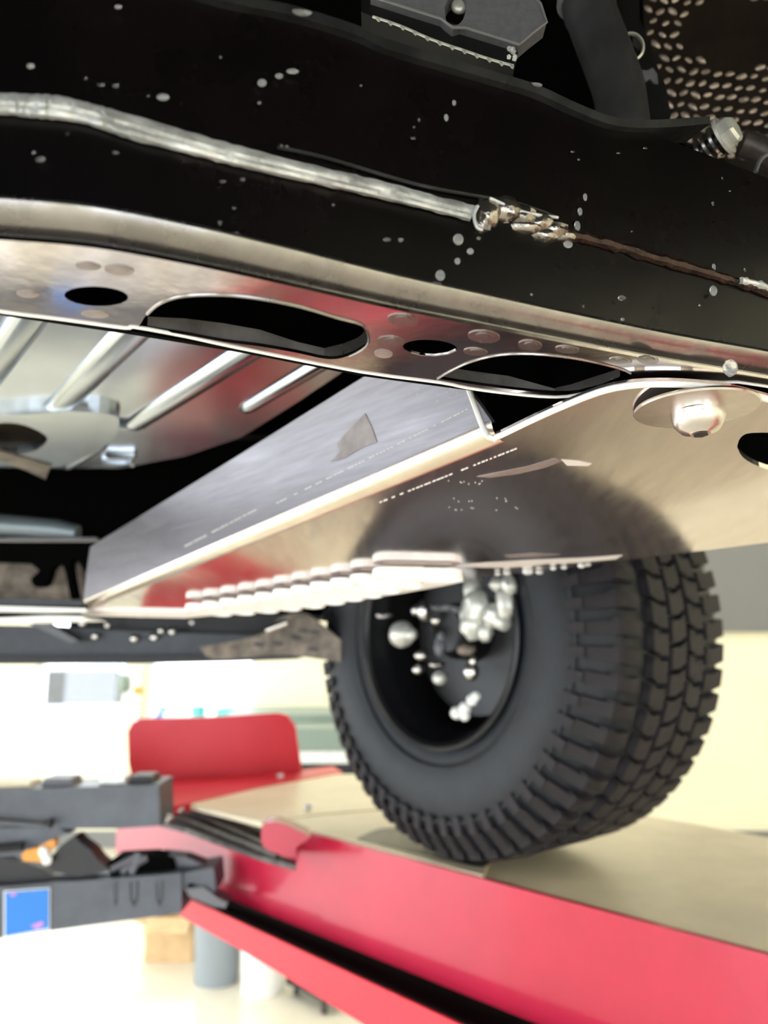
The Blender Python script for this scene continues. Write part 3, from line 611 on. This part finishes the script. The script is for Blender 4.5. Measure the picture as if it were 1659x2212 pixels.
# shoulder lugs on the sidewall, two staggered rings
for (ra, rb_, ha, hb_, wd) in ((.366,.404,-.012,.018,.30), (.336,.360,-.019,-.014,.26)):
    half = math.pi/NB*wd*2
    vv = [pol(ra,-half,ha), pol(ra,half,ha), pol(rb_,half,hb_), pol(rb_,-half,hb_), pol(ra,-half*.9,ha-.005), pol(ra,half*.9,ha-.005), pol(rb_+.007,half*.9,hb_-.007), pol(rb_+.007,-half*.9,hb_-.007)]
    sl = G().add(vv, [(0,1,2,3),(4,5,6,7),(0,1,5,4),(1,2,6,5),(2,3,7,6),(3,0,4,7)]).out('shoulder_lug', 'tread', ty)
    T = Matrix.Translation(ZU*TR)
    for i in range(1, NB): dup(sl, parent=ty, mtx=T @ Matrix.Rotation(2*math.pi*i/NB, 4, AX) @ T.inverted())
rm = G().lathe([(.222,-.004),(.2225,-.010),(.216,-.012),(.208,-.006),(.204,.010),(.198,.022),(.192,.04),(.188,.10),(.188,.20),(.200,.27),(.214,.29),(.216,.27),(.196,.20),(.196,.05),(.212,.012)], HC, AX, 72, closed=True).out('rim', 'rim', wh, smooth=True)
G().lathe([(0,.195),(.188,.20),(.188,.21),(0,.215)], HC, AX, 48).out('rim_disc', 'black', rm, smooth=True)
G().lathe([(.165,.10),(.165,.125),(.06,.125),(.06,.10)], HC, AX, 48, closed=True).out('brake_disc', 'black', wh, smooth=True)
G().lathe([(0,.03),(.04,.03),(.055,.05),(.06,.12),(0,.12)], HC, AX, 28).out('hub', 'black', wh, smooth=True)
def inwheel(x, y, h): return onplane(x, y, HC+AX*h, AX)
def blob(name, pts, h, m, lab=None, jit=.25):
    g = G()
    for x, y, r, sx, sz in pts: g.sphere(inwheel(x, y, h), r/F*1.5, (sx, 1, sz), 14, 10, jit=jit)
    return g.out(name, m, wh, smooth=True, label=lab)
blob('brake_caliper', [(1022,1275,20,1,1.6),(1030,1310,30,1,1.3),(1020,1350,24,1,1.3),(1048,1365,16,1,1.2),(1068,1330,24,1,1),(1092,1300,20,.9,1.8),(1100,1265,16,1,1.4),(1080,1262,16,1.2,1),(1085,1340,18,1,1.1),(1005,1330,12,1,1.6)], -.01, 'zinc', 'pale lumpy cast brake caliper')
blob('ball_joint', [(868,1370,29,1,1),(888,1370,14,1,1)], -.02, 'zinc', 'round pale ball joint', .05)
blob('bolt_head', [(943,1340,12,1,.9)], -.01, 'bolt', None, .05)
blob('knuckle_lug', [(915,1318,15,1,1.6),(898,1318,10,1,1.3)], 0, 'bolt', None, .1)
blob('link_rod', [(950,1312,12,1.6,.7),(970,1312,12,1.6,.7),(990,1316,10,1.4,.8)], 0, 'bracket')
blob('bleed_nipple', [(953,1376,9,1,1.3),(950,1398,12,1,1.6)], .0, 'bracket')
blob('bolt_head', [(911,1416,15,1.1,.75)], .01, 'bolt', None, .05)
blob('bolt_head', [(903,1446,13,1,.9)], .01, 'bolt', None, .05)
blob('bolt_head', [(945,1436,15,1.2,.5)], .01, 'bolt', None, .05)
blob('bolt_head', [(950,1465,16,1,.9)], .0, 'zinc', 'cream bolt head', .05)
blob('bolt_head', [(1018,1450,16,1,1.2),(1022,1428,7,1,1.4)], .0, 'bolt', None, .08)
blob('bracket_tab', [(1008,1404,15,1.3,.8)], .0, 'dirt')
blob('steering_link', [(830,1330,12,1.6,.6)], .0, 'bolt')
g = G(); 
for x, y, r in [(986,1540,13),(1004,1530,13),(1020,1512,12),(1028,1504,10),(1004,1546,11)]: g.sphere(inwheel(x, y, -.016), r/F*1.45, (1,1,1), 12, 8)
g.out('balance_weight', 'white', rm, smooth=True, label='white balance weight on the rim lip')
# dark fender edge behind the tyre
G().prism([aty(x, y, 1.75) for x, y in [(1380,1150),(1508,1150),(1514,1200),(1549,1366),(1500,1372),(1380,1372)]], (0,.02,0)).out('mud_flap', 'near_black', None, label='black mud flap edge behind the top of the tyre', cat='mud flap')

# ================================================================== RED LIFT RUNWAY
ZR = -.40
E0 = onz(1000,1885,ZR); E1 = onz(1659,2060,ZR); ed = (E1-E0).normalized(); eo = Vector((-ed.y, ed.x, 0)); eo = eo if eo.y > 0 else -eo
rw = thing('lift_runway', 'long red lift runway with cream deck plates under the tyre', 'vehicle lift', Vector((.3, 1.5, 0)))
we = lambda x, y: onwall(x, y, E0, E1)
far_end = we(252,1790); Rt = E0 + ed*2.6
def pE(px):
    k = (px-829.5)/F; lo_, hi_ = -2.0, 2.0
    for _ in range(50):
        m_ = (lo_+hi_)/2; P = E0+ed*m_-CAM
        if 829.5+F*P.x/(P.y*CT+P.z*ST) < px: lo_ = m_
        else: hi_ = m_
    return E0+ed*lo_
top = [we(252,1783), we(300,1779), we(345,1778), we(400,1793), we(480,1822), we(560,1850), we(640,1872), we(642,1830), pE(650)-ZU*.006, pE(664), pE(830), E0, Rt]
zb = -.598
bot = [Vector((p.x, p.y, CZ+zb)) for p in (Rt, far_end)]
G().prism(top + bot, eo*.006).out('side_web', 'red', rw)
# flared lower lip (red panel bulging out at the raised section)
G().prism([p+Vector((0,0,0)) - eo*.001 for p in [pE(655)-ZU*.008, pE(664), E0, Rt, Rt-ZU*.13, we(700,1985)]], -eo*.004).out('side_plate', 'red', rw)
# deck
inn = [onz(*p, ZR) for p in [(345,1768),(410,1737),(560,1780),(660,1812)]] + [E0+eo*.004, Rt+eo*.004]
G().prism([onz(560,1775,ZR-.002)+eo*.02, pE(668)+eo*.008-ZU*.002, E0+eo*.006-ZU*.002, Rt-ZU*.002, Rt+eo*.52-ZU*.002, onz(700,1690,ZR-.002)+eo*.30], ZU*-.03).out('deck', 'tan', rw)
def slab(pts, name, z, t, m, lab=None): return G().prism([onz(*p, z) for p in pts], ZU*-t).out(name, m, rw, label=lab)
slab([(412,1737),(440,1722),(720,1672),(1000,1672),(1000,1735),(862,1744),(700,1757),(566,1776)], 'deck_plate', ZR+.002, .012, 'tan')
G().prism([onz(*p, ZR+.002) for p in [(572,1776),(700,1760),(862,1747),(1010,1738),(1080,1800)]] + [pE(1040)+eo*.006+ZU*.002, pE(830)+eo*.006+ZU*.002, pE(672)+eo*.006+ZU*.002], ZU*-.012).out('deck_plate', 'tan', rw)
G().prism([onz(*p, ZR+.0026) for p in dense([(770,1812),(820,1790),(900,1790),(1000,1815),(1060,1850),(1040,1872),(960,1856),(870,1836),(770,1812)], 3)[:-1]], ZU*-.0005).out('deck_dark_patch', 'grease', rw, label='dark patch on the deck by the tyre')  # thin dark patch on the deck beside the tyre
slab([(350,1752),(410,1740),(562,1782),(640,1830),(640,1870),(560,1848),(400,1790),(345,1776)], 'greasy_ledge', ZR-.035, .01, 'grease', 'dark greasy ledge beside the deck plates')
for a_, b_ in (((402,1748),(600,1838)), ((440,1750),(560,1800)), ((380,1765),(600,1850))):
    G().tube([onz(*a_, ZR-.028), onz(*b_, ZR-.028)], .006, 8).out('ledge_bar', 'grease', rw, smooth=True)
slab([(345,1700),(500,1680),(720,1655),(740,1668),(560,1700),(420,1732),(360,1745),(335,1745)], 'end_plate', ZR+.004, .02, 'redflap')
blk = G().prism([aty(x, y, 1.66) for x, y in dense([(564,1798),(570,1780),(600,1776),(640,1792),(668,1810),(640,1830),(640,1858),(600,1845),(568,1828),(564,1798)], 3)[:-1]], (0,.05,0)).out('stop_block', 'red', rw, label='rounded red stop block')
for x, y in ((388,1750), (362,1768)): G().sphere(onz(x, y, ZR-.01), .012, (1,1,.8), 12, 8).out('bolt_head', 'bolt', rw, smooth=True)
# flap bolts at base
for x, y in ((606,1676),(664,1742)): G().sphere(onz(x, y, ZR+.008), .011, (1,1,.6), 12, 8).out('rivet', 'white', rw, smooth=True)
# recess and lower flange
F0 = onz(392,1933,-.6); F1 = onz(830,2137,-.6); fd = (F1-F0).normalized(); F2 = F0+fd*3.2; fo = Vector((-fd.y, fd.x, 0)); fo = fo if fo.y > 0 else -fo
ff = lambda x, y: onwall(x, y, F0, F1)
G().prism([F0, F1, F2, F2-ZU*.10, ff(830,2242), ff(780,2210), ff(620,2112), ff(520,2052), ff(388,1978)], fo*.012).out('lower_flange', 'redflap', rw, label='bright red lower flange')
G().prism([F0+fo*.012-ZU*.004, F2+fo*.012-ZU*.004, F2+fo*.13-ZU*.004, F0+fo*.09-ZU*.004], ZU*-.01).out('roller_track', 'near_black', rw)
G().prism([F0+fo*.006, F1+fo*.006, F2+fo*.006, F2+fo*.006+ZU*.006, F1+fo*.006+ZU*.006, F0+fo*.006+ZU*.01], fo*.01).out('track_lip', 'near_black', rw)
G().prism([Rt-ed*.4+eo*.08, Rt+eo*.08, Rt+eo*.4, Rt-ed*.4+eo*.4], ZU*-1.18).out('support_leg', 'red', rw)
# end flap
fl = thing('end_flap', 'upright bright red flap with clipped corners at the runway end', 'wheel stop', onz(460, 1690, ZR))
A_ = [aty(x, y, 2.38 + (x-285)*.0004) for x, y in [(278,1648),(276,1580),(286,1562),(302,1553),(450,1549),(600,1540),(622,1546),(638,1570),(652,1668),(560,1682),(420,1688),(288,1692)]]
G().prism(A_, (0,.012,0)).out('flap_plate', 'redflap', fl)
G().tube([aty(290,1695,2.37), aty(655,1672,2.52)], .012, 12).out('hinge_rod', 'redflap', fl, smooth=True)

# ================================================================== ROLLING JACK (grey beams between the runways)
jk = thing('rolling_jack', 'grey rolling bridge jack with two beams and a blue sticker', 'jack', aty(100, 2020, 1.85))
Yj = 1.84
G().prism([aty(x, y, Yj) for x, y in [(-420,1942),(0,1916),(392,1886),(392,1972),(0,2026),(-420,2080)]], (0,.13,0)).out('base_beam', 'jack', jk)
for x, w_ in ((290, 20), (345, 16), (250, 8)):
    G().prism([aty(a_, b_, Yj-.001) for a_, b_ in [(x-w_*.5,1905),(x-w_*.42,1945),(x,1960),(x+w_*.42,1945),(x+w_*.5,1903),(x+w_*.25,1903),(x+w_*.2,1940),(x,1950),(x-w_*.2,1940),(x-w_*.25,1905)]], (0,.002,0)).out('pressed_mark', 'black', jk)
G().prism([aty(x, y, Yj-.004) for x, y in [(8,1925),(108,1918),(108,2008),(8,2026)]], (0,.003,0)).out('sticker_border', 'white', jk, label='pale border of the blue sticker')
st = G().prism([aty(x, y, Yj-.006) for x, y in [(11,1928),(105,1921),(105,2005),(11,2023)]], (0,.002,0)).out('sticker', 'blue', jk, label='square blue sticker')
for pts in ([(20,1930),(36,1929),(34,1934),(24,1937)], [(66,2000),(90,1990),(96,1996),(80,2008)]):
    G().prism([aty(x, y, Yj-.0075) for x, y in pts], (0,.001,0)).out('sticker_print', 'pink', st)
G().prism([aty(x, y, Yj+.01) for x, y in [(392,1886),(462,1874),(466,1925),(450,1930),(440,1916),(410,1906),(392,1930)]], (0,.10,0)).out('end_bracket', 'jack', jk)
G().prism([aty(x, y, Yj) for x, y in [(400,1920),(440,1916),(470,1940),(492,1950),(486,1962),(460,1958),(410,1938)]], (0,.05,0)).out('roller_bracket', 'bracket', jk)
G().prism([aty(x, y, Yj+.05) for x, y in [(345,1846),(400,1852),(470,1880),(462,1890),(392,1880),(330,1862)]], (0,.05,0)).out('end_cap', 'bracket', jk)
G().prism([aty(x, y, Yj+.03) for x, y in [(230,1866),(250,1850),(330,1846),(370,1856),(380,1888),(240,1896)]], (0,.05,0)).out('inner_channel', 'near_black', jk)
for a_, b_ in (((240,1878),(300,1848)), ((262,1884),(318,1852)), ((285,1888),(300,1845))): G().tube([aty(*a_, Yj+.02), aty(*b_, Yj+.03)], .008, 8).out('tie_rod', 'bracket', jk, smooth=True)
G().prism([aty(x, y, Yj+.03) for x, y in [(-420,1850),(0,1850),(50,1862),(90,1875),(110,1890),(240,1888),(240,1900),(-420,1940)]], (0,.06,0)).out('carriage', 'black', jk)
G().prism([aty(x, y, Yj+.02) for x, y in [(-420,1790),(0,1784),(120,1788),(150,1800),(100,1818),(60,1840),(20,1850),(-420,1850)]], (0,.06,0)).out('pump_body', 'jack', jk)
G().tube([aty(-200,1850,Yj+.0), aty(10,1832,Yj+.0), aty(50,1828,Yj)], .009, 8).out('hose', 'black', jk, smooth=True)
G().prism([aty(x, y, Yj+.01) for x, y in [(100,1862),(132,1826),(160,1806),(176,1822),(196,1836),(212,1858),(240,1880),(170,1894),(118,1884)]], (0,.05,0)).out('scissor_arm', 'black', jk)
G().prism([aty(x, y, Yj) for x, y in [(46,1845),(58,1836),(80,1832),(108,1816),(120,1814),(118,1828),(100,1845),(104,1856),(90,1862),(50,1860)]], (0,.02,0)).out('lock_lever', 'orange', jk, label='orange lock lever')
for x, y in ((94,1841),(101,1857)): G().sphere(aty(x, y, Yj-.005), .012, (1,.4,1), 12, 8).out('lever_knob', 'white', jk, smooth=True)
G().prism([aty(x, y, Yj+.02) for x, y in [(-420,1712),(0,1706),(343,1695),(345,1784),(250,1790),(0,1790),(-420,1792)]], (0,.12,0)).out('top_beam', 'jack', jk)
G().tube([aty(-60,1765,Yj), aty(90,1778,Yj), aty(112,1778,Yj)], [.003,.003,.012], 8).out('cable', 'black', jk, smooth=True)
for x0, x1, y0, y1, m_ in ((88,160,1682,1700,'bracket'), (210,275,1680,1698,'zinc'), (275,335,1676,1696,'black'), (-60,70,1690,1706,'tan')):
    G().prism([aty(x, y, Yj+.05) for x, y in [(x0,y1),(x1,y1),(x1-8,y0),(x0+8,y0)]], (0,.06,0)).out('support_pad', m_, jk)

# ================================================================== BACKGROUND THINGS
def floorobj(px, py): return onz(px, py, -CZ)
b0 = floorobj(468, 2116); bn = thing('waste_bin', 'grey plastic bin on the floor under the red flange', 'bin', b0)
G().lathe([(0,0),(.105,0),(.125,.52),(.135,.53),(.135,.56),(.12,.56),(.10,.02),(0,.02)], b0, ZU, 36).out('bin_body', 'bin', bn, smooth=True)
b0 = floorobj(566, 2138); bn = thing('white_bucket', 'white bucket on the floor right of the grey bin', 'bucket', b0)
G().lathe([(0,0),(.095,0),(.11,.40),(.115,.41),(.115,.43),(.10,.43),(.09,.02),(0,.02)], b0, ZU, 36).out('bucket_body', 'white', bn, smooth=True)
b0 = floorobj(375, 2062); bx = thing('cardboard_box', 'open cardboard box on the floor left of the grey bin', 'box', b0)
g = G(); 
for dx, dy, sx, sy in ((-.12,0,.008,.2),(.12,0,.008,.2),(0,-.1,.24,.008),(0,.1,.24,.008)): g.box(b0+Vector((dx,dy,.10)), (sx,sy,.20))
g.box(b0+ZU*.005, (.24,.2,.01)); g.out('carton', 'card', bx)
G().box(b0+Vector((-.16,-.02,.20)), (.10,.2,.006), mtx=Matrix.Rotation(.35,3,'Y')).out('carton_flap', 'card', bx)
G().box(b0+Vector((0,-.15,.19)), (.22,.10,.006), mtx=Matrix.Rotation(.5,3,'X')).out('carton_flap', 'card', bx)
cr = thing('roller_creeper', 'low dark creeper on small castors under the red flange', 'creeper', floorobj(680, 2180))
q0 = floorobj(640,2150); q1 = floorobj(700,2190)
G().prism([q0+ZU*.05+Vector((-.05,0,0)), q1+ZU*.05, q1+ZU*.05+Vector((.5,.3,0)), q0+ZU*.05+Vector((.5,.3,0))], ZU*.03).out('board', 'black', cr)
for q in (q0, q1, (q0+q1)/2+Vector((.35,.2,0))): G().lathe([(0,-.012),(.028,-.012),(.028,.012),(0,.012)], q+ZU*.03, (1,.2,0), 18).out('castor', 'grease', cr, smooth=True)
# items on and near the far wall
Yk = WY-.035; zs = W2[2]-.004
q = aty(428,1548,Yk); q.z = zs; tb = thing('teal_tub', 'small teal tub on the sill of the right window', 'tub', q)
G().lathe([(0,0),(.05,0),(.06,.14),(0,.14)], q, ZU, 20).out('tub_body', 'teal', tb, smooth=True)
q = aty(505,1545,Yk); q.z = zs; tb = thing('teal_case', 'long teal case on the sill of the right window', 'case', q)
G().box(q+ZU*.06, (.27,.10,.12)).out('case_body', 'teal', tb)
G().box(q+ZU*.13, (.24,.09,.02)).out('case_lid', 'white', tb)
q = aty(335,1550,Yk); q.z = zs; tb = thing('blue_squeegee', 'blue slanted handle leaning in the right window', 'tool', q)
G().tube([q, q+Vector((.07,.03,.13))], .02, 10).out('handle', 'blue', tb, smooth=True)
ws = thing('wall_sign', 'orange label on a pale box between the two windows', 'sign', aty(290,1495,Yk))
G().box(aty(286,1500,WY-.05), (.13,.09,.45)).out('box', 'zinc', ws)
G().box(aty(300,1492,WY-.11), (.085,.01,.06)).out('orange_label', 'orange', ws)
G().sphere(aty(266,1478,WY-.12), .055, (.8,.5,1.4), 14, 10).out('cable_coil', 'green', ws, smooth=True)
wbn = thing('work_bench', 'dim grey-green bench against the cream wall left of the tyre', 'bench', Vector((aty(620,1640,5.6).x, 5.6, 0)))
p = aty(640,1545,5.6); G().box((p.x, 5.7, p.z), (.9,.7,.05)).out('bench_top', 'green', wbn)
for dx in (-.4,.4):
    for dy in (-.3,.3): G().box((p.x+dx, 5.7+dy, p.z/2-.015), (.06,.06,p.z-.03)).out('leg', 'bracket', wbn)
G().box((p.x, 6.0, p.z*.55), (.86,.04,p.z*.8)).out('back_panel', 'green', wbn)
YP = 5.0; zt = aty(690,1657,YP).z
for y0, y1, m_, lab in [(1657,1642,'black','black rolled mat at the bottom of the stack beside the tyre'),(1642,1616,'zinc','pale grey pad, middle of the stack beside the tyre'),(1616,1568,'green','thick grey-green pad on top of the stack beside the tyre')]:
    p = aty(725, y0, YP); h_ = aty(725, y1, YP).z - p.z
    G().box((p.x, YP, p.z+h_/2+.001), (.52,.3,h_-.003)).out('seat_pad', m_, None, label=lab, cat='pad')
p = aty(725, 1660, YP); sd = thing('pad_stand', 'dark stand carrying the stack of pads beside the tyre', 'stand', (p.x, YP, 0))
G().box((p.x, YP, zt-.02), (.56,.34,.04)).out('stand_top', 'black', sd)
for dx in (-.2,.2):
    for dy in (-.14,.14): G().box((p.x+dx, YP+dy, (zt-.04)/2), (.03,.03,zt-.04)).out('leg', 'black', sd)
# parked car outside the left window
cx = aty(150,1560,10.5).x; car = thing('parked_car', 'pale blue silver car parked outside the left window', 'car', (cx, 10.5, -.1))
body = [(-2.1,.25),(-2.1,.75),(-1.9,.85),(-1.0,.92),(-.35,1.42),(.9,1.45),(1.6,.98),(2.1,.9),(2.15,.3)]
G().prism([Vector((cx+x, 9.7, z-.1)) for x, z in body], (0,1.7,0)).out('car_body', 'carp', car)
G().prism([Vector((cx+x, 9.69, z-.1)) for x, z in [(-.85,.95),(-.3,1.36),(.85,1.38),(1.35,.98)]], (0,-.01,0)).out('side_window', 'beam', car)
for dx in (-1.35,1.35): G().cyl((cx+dx, 9.68, .23), (cx+dx, 9.9, .23), .32, 28).out('car_wheel', 'rubber', car, smooth=True)
